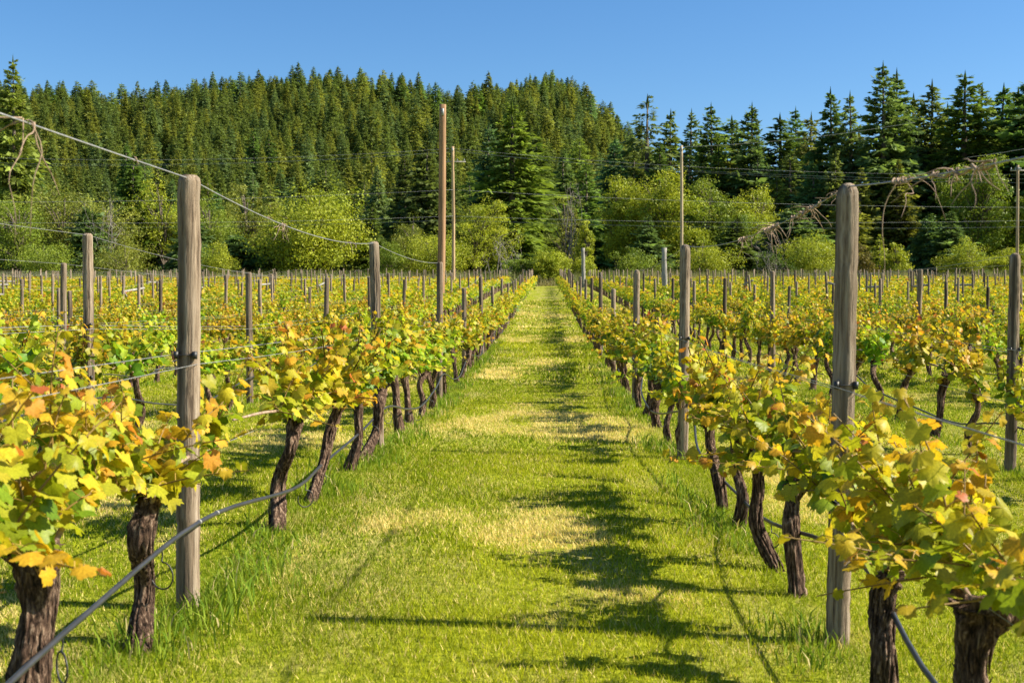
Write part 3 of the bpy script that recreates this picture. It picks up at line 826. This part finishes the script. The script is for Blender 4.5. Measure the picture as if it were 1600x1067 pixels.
FRONT = [(15, 83, 195, 0, 'tall dark conifer topping the skyline at the far left edge'), (800, 158, 176, 0, 'broad tall conifer right of the tall brown pole'), (764, 190, 182, 3, 'conifer between slim pale pole and the broad tall conifer'),
         (838, 205, 190, 2, 'dark conifer leaning on the broad tall conifer above the lane end'), (668, 215, 172, 2, 'dark spreading conifer just left of the tall brown pole'), (632, 235, 180, 0, 'dark conifer beside the big round yellow green tree'),
         (205, 235, 168, 2, 'dark green conifer standing alone among pale broadleaf trees left'), (590, 255, 185, 3, 'blue green conifer behind the big round yellow green tree'),
         (880, 230, 200, 5, 'conifer rising behind the lane end bushes'), (915, 250, 195, 7, 'slender conifer left of the pale green broadleaf row')]
for px, py, z, vi, lab in FRONT:
    plant_conifer(px, py, z, lab, 'conifers at the foot of the hill', vi, 1.25 if px in (800, 668) else 1.1); n_tree += 1
LOWR = [(1300, 235, 168), (1338, 262, 166), (1362, 232, 172), (1395, 250, 165), (1425, 215, 176), (1470, 240, 172), (1230, 240, 176), (1265, 250, 170), (1545, 230, 174), (1180, 225, 182), (1120, 230, 186), (1075, 235, 188), (1585, 215, 172), (1320, 290, 160), (1210, 265, 172), (1390, 205, 182), (1335, 205, 186), (1500, 205, 184), (1150, 215, 192), (1030, 225, 198), (990, 235, 200), (960, 215, 210)]
for i_, (px, py, z) in enumerate(sorted(LOWR)):
    plant_conifer(px, py, z, 'lower conifer below the right skyline trees, %s counted from the hill' % ordinal(i_ + 1), 'lower conifers right of the hill', int(rt.choice([0, 1, 3, 4, 6, 7, 8])), 1.25); n_tree += 1
plant_conifer(1442, 335, 152, 'dense bushy low conifer behind the vineyard on the right', None, 12, 1.1)
plant_conifer(1368, 368, 150, 'small pointed yellow green conifer beside the nearest right post', None, 11, 1.0, (1.3, 1.3, 1.0))
plant_conifer(370, 365, 152, 'low dark spreading conifer behind the left vines', None, 12, 1.3, (.9, 1.0, .9))
n_tree += 3
for i_, (px, py, z) in enumerate(((130, 322, 151), (300, 340, 150), (425, 345, 156), (582, 315, 152), (1012, 335, 150), (1150, 338, 148), (1232, 322, 150), (1478, 330, 149))):
    plant_conifer(px, py, z, 'small dark conifer tucked among the broadleaf belt, %s from the left' % ordinal(i_ + 1), 'small conifers in the broadleaf belt', int(rt.choice([0, 2, 3, 12])), 1.3, (.8, .85, .8)); n_tree += 1

# hillside forest
rh = np.random.RandomState(81)
cand = []
yy = 196.0
while yy < 560:
    st = 4.7 + .003 * (yy - 190)
    xx = -(900 / F) * yy - 20
    while xx < (800 / F) * yy + 20:
        cx, cy = xx + rh.uniform(-2.2, 2.2), yy + rh.uniform(-2.4, 2.4)
        s = cy / 480.0
        lim = cx / s
        right_zone = lim > 95
        if not right_zone or (cy < 300 and rh.rand() < .8):
            h = rh.choice([rh.uniform(9, 14), rh.uniform(13, 18), rh.uniform(16, 22)], p=[.35, .47, .18]) * .9 if not right_zone else rh.uniform(13, 20)
            if cy < 235: h *= rh.uniform(.6, .9)
            if cy > 420: h *= .86
            cand.append((cx, cy, h))
        xx += st
    yy += st * .95
# which ones show: front-to-back sweep of apparent height per column
cand.sort(key=lambda t: t[1])
seen = np.full(2200, 475.0); owner = np.full(2200, -1); show = []
for cx, cy, h in cand:
    px = 856 + cx / cy * F; z0 = gz(cx, cy); top = 475 - (z0 + h - HC) / cy * F; c = int(px) + 300
    if c < 8 or c > 2190: continue
    wpx = max(2, int(2.2 / cy * F))
    vis_px = np.mean(seen[c - 2:c + 3]) - top
    if vis_px > -6:
        show.append((cx, cy, h, max(vis_px, 0) * wpx))
        lo, hi = max(0, c - wpx), c + wpx
        own_i = len(show) - 1
        prof = top + np.abs(np.arange(lo, hi) - c) / wpx * (h / cy * F) * .5
        owner[lo:hi] = np.where(prof[:len(seen[lo:hi])] < seen[lo:hi], own_i, owner[lo:hi])
        seen[lo:hi] = np.minimum(seen[lo:hi], prof[:len(seen[lo:hi])])
n_hill = 300 - n_tree
crest = []
for c in range(300, 1320):       # from the left picture edge to the hill's foot
    if owner[c] >= 0 and show[owner[c]][1] > 330 and owner[c] not in crest: crest.append(owner[c])
crest = [c for c in crest if np.sum(owner == c) >= 4]
crest.sort(key=lambda c: show[c][0] / show[c][1])
for q, c in enumerate(crest):
    cx, cy, h, a = show[c]
    conifer_at(cx, cy, h, 'conifer against the sky on the hill crest, %s from the left' % ordinal(q + 1), 'conifers along the hill crest')
ranked = sorted([t for i_, t in enumerate(show) if i_ not in crest], key=lambda t: -t[3])
n_hill -= len(crest)
def zone(cx, cy):
    px = 856 + cx / cy * F
    if cx / cy * 480 >= 95: return 'dark conifer in deep shade behind the skyline trees right of the hill'
    v = 'lower' if cy < 260 else 'middle' if cy < 360 else 'upper'
    u = 'above the left vine rows' if px < 420 else 'above the big round yellow green tree' if px < 640 else 'above the two poles' if px < 760 else 'above the lane end' if px < 930 else 'above the pale broadleaf row'
    return 'forest conifer on the %s slope of the hill %s' % (v, u)
for cx, cy, h, a in ranked[:n_hill]:
    conifer_at(cx, cy, h, zone(cx, cy), 'conifers of the hillside forest' if cx / cy * 480 < 95 else 'conifers behind the right skyline trees')
rest = ranked[n_hill:]
# the remaining hillside trees: one mass, instanced from the crowns above
P = np.array([(a, b, gz(a, b)) for a, b, h, _ in rest])
me = bpy.data.meshes.new('hillside_forest'); me.from_pydata(P.tolist(), [], [])
for nm, ty, dat in (('tsc', 'FLOAT', [h / 24.0 for _, _, h, _ in rest]), ('trot', 'FLOAT', rh.uniform(0, 6.28, len(rest)).tolist()), ('tvar', 'INT', rh.randint(0, 6, len(rest)).tolist())):
    a = me.attributes.new(nm, ty, 'POINT'); a.data.foreach_set('value', dat)
hf = obj('hillside_forest', me); tag(hf, 'far conifers massed between the larger trees on the hill', 'forest', kind='stuff')
src = []
for q in range(10):
    src.append(next(o for o in bpy.data.objects if o.name.split('.')[0] == 'crown' and o.data == CON[q][0])) if any(o.data == CON[q][0] for o in bpy.data.objects if o.type == 'MESH') else None
src = [s for s in src if s][-6:]
ng = bpy.data.node_groups.new('forest', 'GeometryNodeTree')
ng.interface.new_socket('Geometry', in_out='INPUT', socket_type='NodeSocketGeometry'); ng.interface.new_socket('Geometry', in_out='OUTPUT', socket_type='NodeSocketGeometry')
gi = ng.nodes.new('NodeGroupInput'); go = ng.nodes.new('NodeGroupOutput'); jn = ng.nodes.new('GeometryNodeJoinGeometry')
def attr(nm, ty):
    a = ng.nodes.new('GeometryNodeInputNamedAttribute'); a.data_type = ty; a.inputs[0].default_value = nm; return a.outputs[0]
for q, s in enumerate(src):
    oi = ng.nodes.new('GeometryNodeObjectInfo'); oi.inputs[0].default_value = s; oi.transform_space = 'ORIGINAL'
    oi.inputs['As Instance'].default_value = True
    ip = ng.nodes.new('GeometryNodeInstanceOnPoints')
    cp = ng.nodes.new('FunctionNodeCompare'); cp.data_type = 'INT'; cp.operation = 'EQUAL'
    ng.links.new(attr('tvar', 'INT'), cp.inputs[2]); cp.inputs[3].default_value = q
    cr = ng.nodes.new('ShaderNodeCombineXYZ'); ng.links.new(attr('trot', 'FLOAT'), cr.inputs[2])
    er = ng.nodes.new('FunctionNodeEulerToRotation'); ng.links.new(cr.outputs[0], er.inputs[0])
    ng.links.new(gi.outputs[0], ip.inputs['Points']); ng.links.new(cp.outputs[0], ip.inputs['Selection'])
    ng.links.new(oi.outputs['Geometry'], ip.inputs['Instance']); ng.links.new(er.outputs[0], ip.inputs['Rotation']); ng.links.new(attr('tsc', 'FLOAT'), ip.inputs['Scale'])
    ng.links.new(ip.outputs[0], jn.inputs[0])
ng.links.new(jn.outputs[0], go.inputs[0])
md = hf.modifiers.new('forest', 'NODES'); md.node_group = ng

# ------------------------------------------------------------------ broadleaf trees and shrubs
rd = np.random.RandomState(91)
def broadleaf(rnd, H, W, clumps, per, leaf, trunk_h=.18, cols=((.11, .16, .022), (.20, .25, .03)), upright=0.0):
    """trunk with limbs and a crown of leaf clumps (own space, base at origin)"""
    T = Acc(); Vs, Cs = [], []
    v, f = tube(smooth_path([[0, 0, -.5], [0, 0, H * trunk_h * .5], [rnd.normal(0, .02 * H), rnd.normal(0, .02 * H), H * .5], [0, 0, H * .8]], 8), np.linspace(H * .02, H * .005, 8), 7); T.add(v, f)
    c0, c1 = np.array(cols[0]), np.array(cols[1])
    nlob = rnd.randint(4, 8); lob = [(rnd.uniform(-.30, .30) * W, rnd.uniform(-.3, .3) * W, rnd.uniform(.70, 1.0), rnd.uniform(.55, .85)) for _ in range(nlob)]
    lob[0] = (rnd.uniform(-.1, .1) * W, 0, 1.0, .78)
    for c in range(clumps):
        u = rnd.uniform(0, 1) ** .5
        th = rnd.uniform(0, 6.28); zt = rnd.uniform(-.95, 1)
        rr = math.sqrt(1 - zt * zt) * (.78 + .3 * rnd.rand())
        hw = 1 + .25 * math.sin(3 * th + 1.3) * (1 - abs(zt))
        ctr = np.array([math.cos(th) * rr * W / 2 * u * hw, math.sin(th) * rr * W / 2 * u * hw, H * (trunk_h + (1 - trunk_h) * (.5 + .47 * zt * (.35 + .65 * u)))])
        lx, ly, lh, lw = lob[c % nlob]
        if not upright: ctr = np.array([ctr[0] * lw + lx, ctr[1] * lw + ly, ctr[2] * lh])
        if upright: ctr[:2] *= (.35 + .65 * (1 - abs(ctr[2] / H - .45)))
        if c % 2 == 0:
            v, f = tube(smooth_path([[0, 0, max(H * trunk_h * .6, ctr[2] * .45)], ctr * np.array([.5, .5, .85]), ctr], 6), np.linspace(H * .009, H * .002, 6), 4, False); T.add(v, f)
        cr = W * rnd.uniform(.085, .17); sq = rnd.uniform(.55, .9)
        tone = c0 + (c1 - c0) * rnd.rand(); tone = tone * rnd.uniform(.75, 1.2)
        n = int(per * rnd.uniform(.6, 1.4))
        d = rnd.normal(0, 1, (n, 3)); d /= np.linalg.norm(d, axis=1)[:, None]
        p = ctr + d * (cr * rnd.uniform(.35, 1.05, n) ** .7)[:, None] * np.array([1, 1, sq])
        nr = d * .6 + rnd.normal(0, .6, (n, 3)) + np.array([0, 0, .45]); nr /= np.linalg.norm(nr, axis=1)[:, None]
        a = np.cross(nr, rnd.normal(0, 1, (n, 3))); a /= np.linalg.norm(a, axis=1)[:, None] + 1e-6
        b = np.cross(nr, a); s = (leaf * rnd.uniform(.6, 1.3, n))[:, None]
        Vs.append(np.stack([p - a * s * .6, p + b * s * .32, p + a * s * .6, p - b * s * .32], 1).reshape(-1, 3))
        Cs.append(np.repeat(tone[None] * rnd.uniform(.8, 1.2, (n, 1)), 4, 0))
    V = np.concatenate(Vs); n = len(V) // 4
    return mesh('crown', V, np.arange(n * 4).reshape(-1, 4), M_broad, np.clip(np.concatenate(Cs), 0, 1)), T.mesh('trunk', M_trunk, True, False)
GRN = ((.14, .205, .024), (.27, .33, .034)); LIM = ((.24, .295, .024), (.42, .44, .036)); OLV = ((.17, .21, .032), (.31, .32, .05)); DRK = ((.06, .11, .018), (.13, .19, .025))
def tree(px, pytop, wpx, z, lab, cols=GRN, name='broadleaf_tree', cat='tree', clumps=70, per=75, leaf=None, trunk_h=.15, group='broadleaf trees behind the vineyard', upright=0, pybase=None):
    x = wpos(px, z); z0 = gz(x, z); H = wtop(pytop, z) - z0; W = wpx / F * z
    cm, tm = broadleaf(rd, H, W, int(clumps * 1.8), int(per * 1.5), leaf or max(.16, .026 * (H + W) / 2 * .72), trunk_h, cols, upright)
    t = empty(name, (x, z, z0), 0.0); obj('crown', cm, t); obj('trunk', tm, t); tag(t, lab, cat, group); return t
tree(498, 283, 215, 150, 'big round yellow green tree left of the tall brown pole', LIM, clumps=130, per=85)
tree(95, 275, 170, 160, 'wide olive green tree at the left, behind the vines', OLV, clumps=100)
tree(22, 300, 120, 152, 'bushy green tree at the left picture edge', GRN, clumps=80)
tree(165, 300, 120, 156, 'pale twiggy tree with grey branches, left of the nearest left post', OLV, clumps=60, per=45)
tree(250, 272, 110, 165, 'lime green tree directly behind the nearest left post', LIM, clumps=80)
tree(325, 300, 100, 160, 'green tree just right of the nearest left post', GRN, clumps=80)
tree(385, 285, 90, 168, 'pale green tree between nearest left post and the big round tree', OLV, clumps=70)
tree(645, 330, 80, 145, 'small leafy tree touching the tall brown pole on its left', OLV, clumps=60)
tree(745, 300, 95, 148, 'yellow green tree right of the slim pale pole', LIM, clumps=80)
tree(690, 360, 120, 140, 'low lime shrub at the foot of the tall brown pole', LIM, 'shrub', 'shrub', 60, 70, group='shrubs along the vineyard edge')
tree(610, 375, 70, 138, 'small rounded shrub left of the tall brown pole', GRN, 'shrub', 'shrub', 40, 60, group='shrubs along the vineyard edge')
tree(885, 290, 70, 168, 'pale twiggy tree above the lane end', OLV, clumps=50, per=45)
tree(915, 345, 44, 136, 'slim upright pale green young tree right of the lane end', LIM, clumps=45, per=60, upright=1)
tree(862, 392, 78, 128, 'bright green rounded bush closing the lane end', LIM, 'shrub', 'shrub', 60, 70, group='shrubs along the vineyard edge')
tree(812, 400, 60, 128, 'low green bush left of the lane end', GRN, 'shrub', 'shrub', 45, 60, group='shrubs along the vineyard edge')
tree(905, 402, 60, 130, 'low yellow green bush right of the lane end', LIM, 'shrub', 'shrub', 45, 60, group='shrubs along the vineyard edge')
for i_, (px, py, wd, z) in enumerate(((962, 262, 110, 162), (1035, 265, 120, 158), (1110, 272, 115, 160), (1180, 275, 105, 162))):
    tree(px, py, wd, z, 'tall pale green broadleaf tree, %s of four in the row right of lane' % ordinal(i_ + 1), (LIM, LIM, GRN, LIM)[i_], clumps=95, per=80, trunk_h=.2)
tree(1095, 368, 110, 140, 'low lime green shrub right of the slim grey pole', LIM, 'shrub', 'shrub', 55, 65, group='shrubs along the vineyard edge')
tree(1150, 330, 70, 150, 'dark green tree under the pale broadleaf row', DRK, clumps=60)
tree(1265, 362, 125, 136, 'round yellow green bush left of the nearest right post', LIM, 'shrub', 'shrub', 75, 70, group='shrubs along the vineyard edge')
tree(1335, 372, 60, 140, 'rusty green bush half hidden by the nearest right post', ((.14, .12, .03), (.22, .18, .04)), 'shrub', 'shrub', 40, 60, group='shrubs along the vineyard edge')
tree(1395, 378, 55, 138, 'small lime bush below the dense low conifer', LIM, 'shrub', 'shrub', 40, 60, group='shrubs along the vineyard edge')
tree(1505, 368, 80, 138, 'yellow green bush left of the grey edge pole', LIM, 'shrub', 'shrub', 50, 70, group='shrubs along the vineyard edge')
tree(1568, 376, 80, 138, 'yellow green bush at the foot of grey edge pole', LIM, 'shrub', 'shrub', 50, 70, group='shrubs along the vineyard edge')
tree(1515, 228, 115, 158, 'tall light green broadleaf tree among the right conifers', GRN, clumps=100, per=80)
tree(1600, 255, 90, 156, 'light green broadleaf tree at the right picture edge', GRN, clumps=80)
tree(60, 372, 120, 142, 'low green hedge bush behind the left posts', GRN, 'shrub', 'shrub', 50, 60, group='shrubs along the vineyard edge')
tree(190, 370, 140, 143, 'broad low olive bush behind the second row post', OLV, 'shrub', 'shrub', 55, 60, group='shrubs along the vineyard edge')
tree(330, 375, 80, 142, 'low yellow green bush right of the nearest left post', LIM, 'shrub', 'shrub', 40, 60, group='shrubs along the vineyard edge')
tree(1210, 385, 60, 142, 'low dark shrub beside the round yellow green bush', DRK, 'shrub', 'shrub', 40, 60, group='shrubs along the vineyard edge')
tree(985, 385, 80, 142, 'low green shrub at the edge of the right rows', GRN, 'shrub', 'shrub', 45, 60, group='shrubs along the vineyard edge')

# bare dead branches
def bare(px, pytop, wpx, z, lab):
    x = wpos(px, z); z0 = gz(x, z); H = wtop(pytop, z) - z0; A = Acc()
    for _ in range(12):
        e = np.array([rd.normal(0, wpx / F * z * .25), rd.normal(0, 1), H * rd.uniform(.4, .95)])
        b = np.array([rd.normal(0, .4), rd.normal(0, .3), H * rd.uniform(.0, .35)])
        p = smooth_path([b, (b * 2 + e) / 3 + rd.normal(0, .7, 3), (b + e * 2) / 3 + rd.normal(0, .7, 3), e], 7); v, f = tube(p, np.linspace(.05, .012, 7), 4, False); A.add(v, f)
        for _ in range(4):
            q = p[rd.randint(3, 7)]; v, f = tube(smooth_path([q, q + rd.normal(0, .5, 3), q + rd.normal(0, .9, 3) + np.array([0, 0, .4])], 4), [.025, .02, .014, .008], 3, False); A.add(v, f)
    t = empty('bare_tree', (x, z, z0)); obj('branches', A.mesh('branches', M_twig, False, False), t); tag(t, lab, 'bare tree', 'leafless grey trees')
bare(160, 300, 90, 150, 'leafless grey branching tree left of the nearest left post')
bare(890, 272, 50, 160, 'leafless grey tree above the lane end bushes')
bare(785, 368, 60, 132, 'heap of bare grey branches left of the lane end')
bare(1195, 372, 40, 140, 'leafless grey twigs below the ball of curled tendrils')

# ------------------------------------------------------------------ grass
rg = np.random.RandomState(101)
def grass_colour(x, y, rnd, n):
    d = vnoise(x * 1.1, y * .55, 21) * .55 + vnoise(x * 3.1, y * 1.6, 22) * .35 + vnoise(x * .35, y * .22, 23) * .4
    dry = np.clip((d - .12) * 3.4, 0, 1) * .85 + .10
    g = np.array((.12, .185, .007)); yg = np.array((.41, .42, .018)); st = np.array((.76, .60, .24))
    u = np.clip(.42 + .45 * vnoise(x * .8 + 9, y * .5, 24) + rnd.normal(0, .28, n), 0, 1)[:, None]
    c = g * (1 - u) + yg * u
    pick = (rnd.rand(n) < dry)[:, None]
    c = np.where(pick, st * rnd.uniform(.7, 1.15, (n, 1)), c * rnd.uniform(.6, 1.35, (n, 1)))
    return c
row_x = np.array([r[0] for r in ROWS])
def scatter(y0, y1, dens, h, wd, margin=1.12):
    n = int(dens * .435 * 1.14 * (y1 * y1 - y0 * y0))
    u = rg.rand(n); y = np.sqrt(y0 * y0 + u * (y1 * y1 - y0 * y0))
    x = -(856 * margin) / F * y + rg.rand(n) * (1600 * margin) / F * y
    dr = np.min(np.abs(x[:, None] - row_x[None]), 1)
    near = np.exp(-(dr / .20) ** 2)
    z = ground(x, y)
    hh = h * rg.uniform(.55, 1.25, n) * (1 + .9 * near * rg.rand(n)) * (1 + .35 * vnoise(x * 2, y * 2, 31))
    az = rg.uniform(0, 6.28, n); ln = rg.normal(0, .55, (n, 2)) * hh[:, None]
    wv = np.stack([np.cos(az), np.sin(az)], -1) * (wd * rg.uniform(.6, 1.3, n))[:, None] / 2
    b = np.stack([x, y, z - .004], -1)
    V = np.empty((n, 3, 3), np.float32)
    V[:, 0] = b; V[:, 0, :2] -= wv; V[:, 1] = b; V[:, 1, :2] += wv
    V[:, 2, 0] = x + ln[:, 0]; V[:, 2, 1] = y + ln[:, 1]; V[:, 2, 2] = z + hh
    c = grass_colour(x, y, rg, n)
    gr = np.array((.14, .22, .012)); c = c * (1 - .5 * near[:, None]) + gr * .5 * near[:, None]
    K = np.repeat(c[:, None], 3, 1); K[:, 2] *= 1.18
    return V.reshape(-1, 3), K.reshape(-1, 3)
parts = [scatter(2.4, 6, 8500, .026, .005), scatter(6, 11, 4600, .027, .007), scatter(11, 20, 1500, .03, .011), scatter(20, 40, 330, .05, .024), scatter(40, 75, 60, .06, .05)]
V = np.concatenate([p[0] for p in parts]); K = np.concatenate([p[1] for p in parts])
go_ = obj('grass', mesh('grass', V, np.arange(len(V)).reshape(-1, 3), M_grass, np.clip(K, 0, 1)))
tag(go_, 'short mown yellow green grass covering lane and vine rows', 'grass', kind='stuff')

def tufts(n, yr, sides_w, hr, name, lab):
    """longer bent blades in clumps under the vines and round the posts"""
    Vs, Fs, Cs = [], [], []
    y = yr[0] + (yr[1] - yr[0]) * rg.rand(n) ** 1.5
    rx = row_x[:4].tolist() + row_x[24:28].tolist(); pr = np.array([.30, .10, .04, .02, .38, .10, .04, .02]); pr /= pr.sum()
    xr = rg.choice(rx, n, p=pr); x = xr + rg.normal(0, .13, n) - np.where(np.abs(xr - 1.23) < .1, .10, -.05)
    cl = vnoise(x * 2.2, y * 1.6, 44) > .05; x, y = x[cl], y[cl]; n = len(x)
    z = ground(x, y)
    h = rg.uniform(hr[0], hr[1], n) * (1 + .5 * vnoise(x * 1.7, y * 1.3, 45)); az = rg.uniform(0, 6.28, n); la = rg.uniform(0, 6.28, n); lm = h * rg.uniform(.1, .9, n)
    wv = np.stack([np.cos(az), np.sin(az), 0 * az], -1) * (rg.uniform(.004, .008, n) * (1 + y / 14))[:, None] / 2
    L_ = np.stack([np.cos(la) * lm, np.sin(la) * lm, 0 * la], -1)
    b = np.stack([x, y, z - .01], -1); up = np.array([0, 0, 1.])
    m = b + L_ * .3 + up * (h * .6)[:, None]; t = b + L_ + up * (h * .92)[:, None]
    V = np.stack([b - wv, b + wv, m - wv * .8, m + wv * .8, t], 1).reshape(-1, 3)
    i = np.arange(n)[:, None] * 5
    u = rg.rand(n)[:, None]; c = np.array((.10, .19, .018)) * (1 - u) + np.array((.27, .34, .04)) * u
    c = np.where(rg.rand(n)[:, None] < .08, np.array((.5, .42, .2)), c)
    o = obj(name, mesh(name, V, [i + np.array([[0, 1, 3, 2]]), i + np.array([[2, 3, 4]])], M_grass, np.repeat(c, 5, 0)))
    tag(o, lab, 'grass', kind='stuff')
tufts(26000, (2.5, 34), .2, (.05, .155), 'tall_grass', 'longer green grass growing under the vines and round posts')

# dry weeds and brush beyond the last vines
n = 60000
y = rg.uniform(121, 142, n); x = (-(900) / F + rg.rand(n) * 1700 / F) * y
ok = (np.abs(x - .0) > 1.7) | (y > 124); x, y = x[ok], y[ok]; n = len(x); z = ground(x, y)
h = rg.uniform(.5, 1.6, n) * (1 + .4 * vnoise(x * .3, y * .3, 51)); az = rg.uniform(0, 6.28, n); wv = np.stack([np.cos(az), np.sin(az), 0 * az], -1) * rg.uniform(.02, .06, n)[:, None]
b = np.stack([x, y, z], -1); tp = b + np.stack([rg.normal(0, .3, n), rg.normal(0, .3, n), h], -1)
u = np.clip(.5 + .6 * vnoise(x * .15, y * .2, 52) + rg.normal(0, .25, n), 0, 1)[:, None]
c = np.array((.13, .19, .03)) * (1 - u) + np.array((.30, .26, .15)) * u
o = obj('weeds', mesh('weeds', np.stack([b - wv, b + wv, tp], 1).reshape(-1, 3), np.arange(n * 3).reshape(-1, 3), M_grass, np.repeat(c, 3, 0)))
tag(o, 'tall dry weeds and brush growing beyond the last vines', 'weeds', kind='stuff')
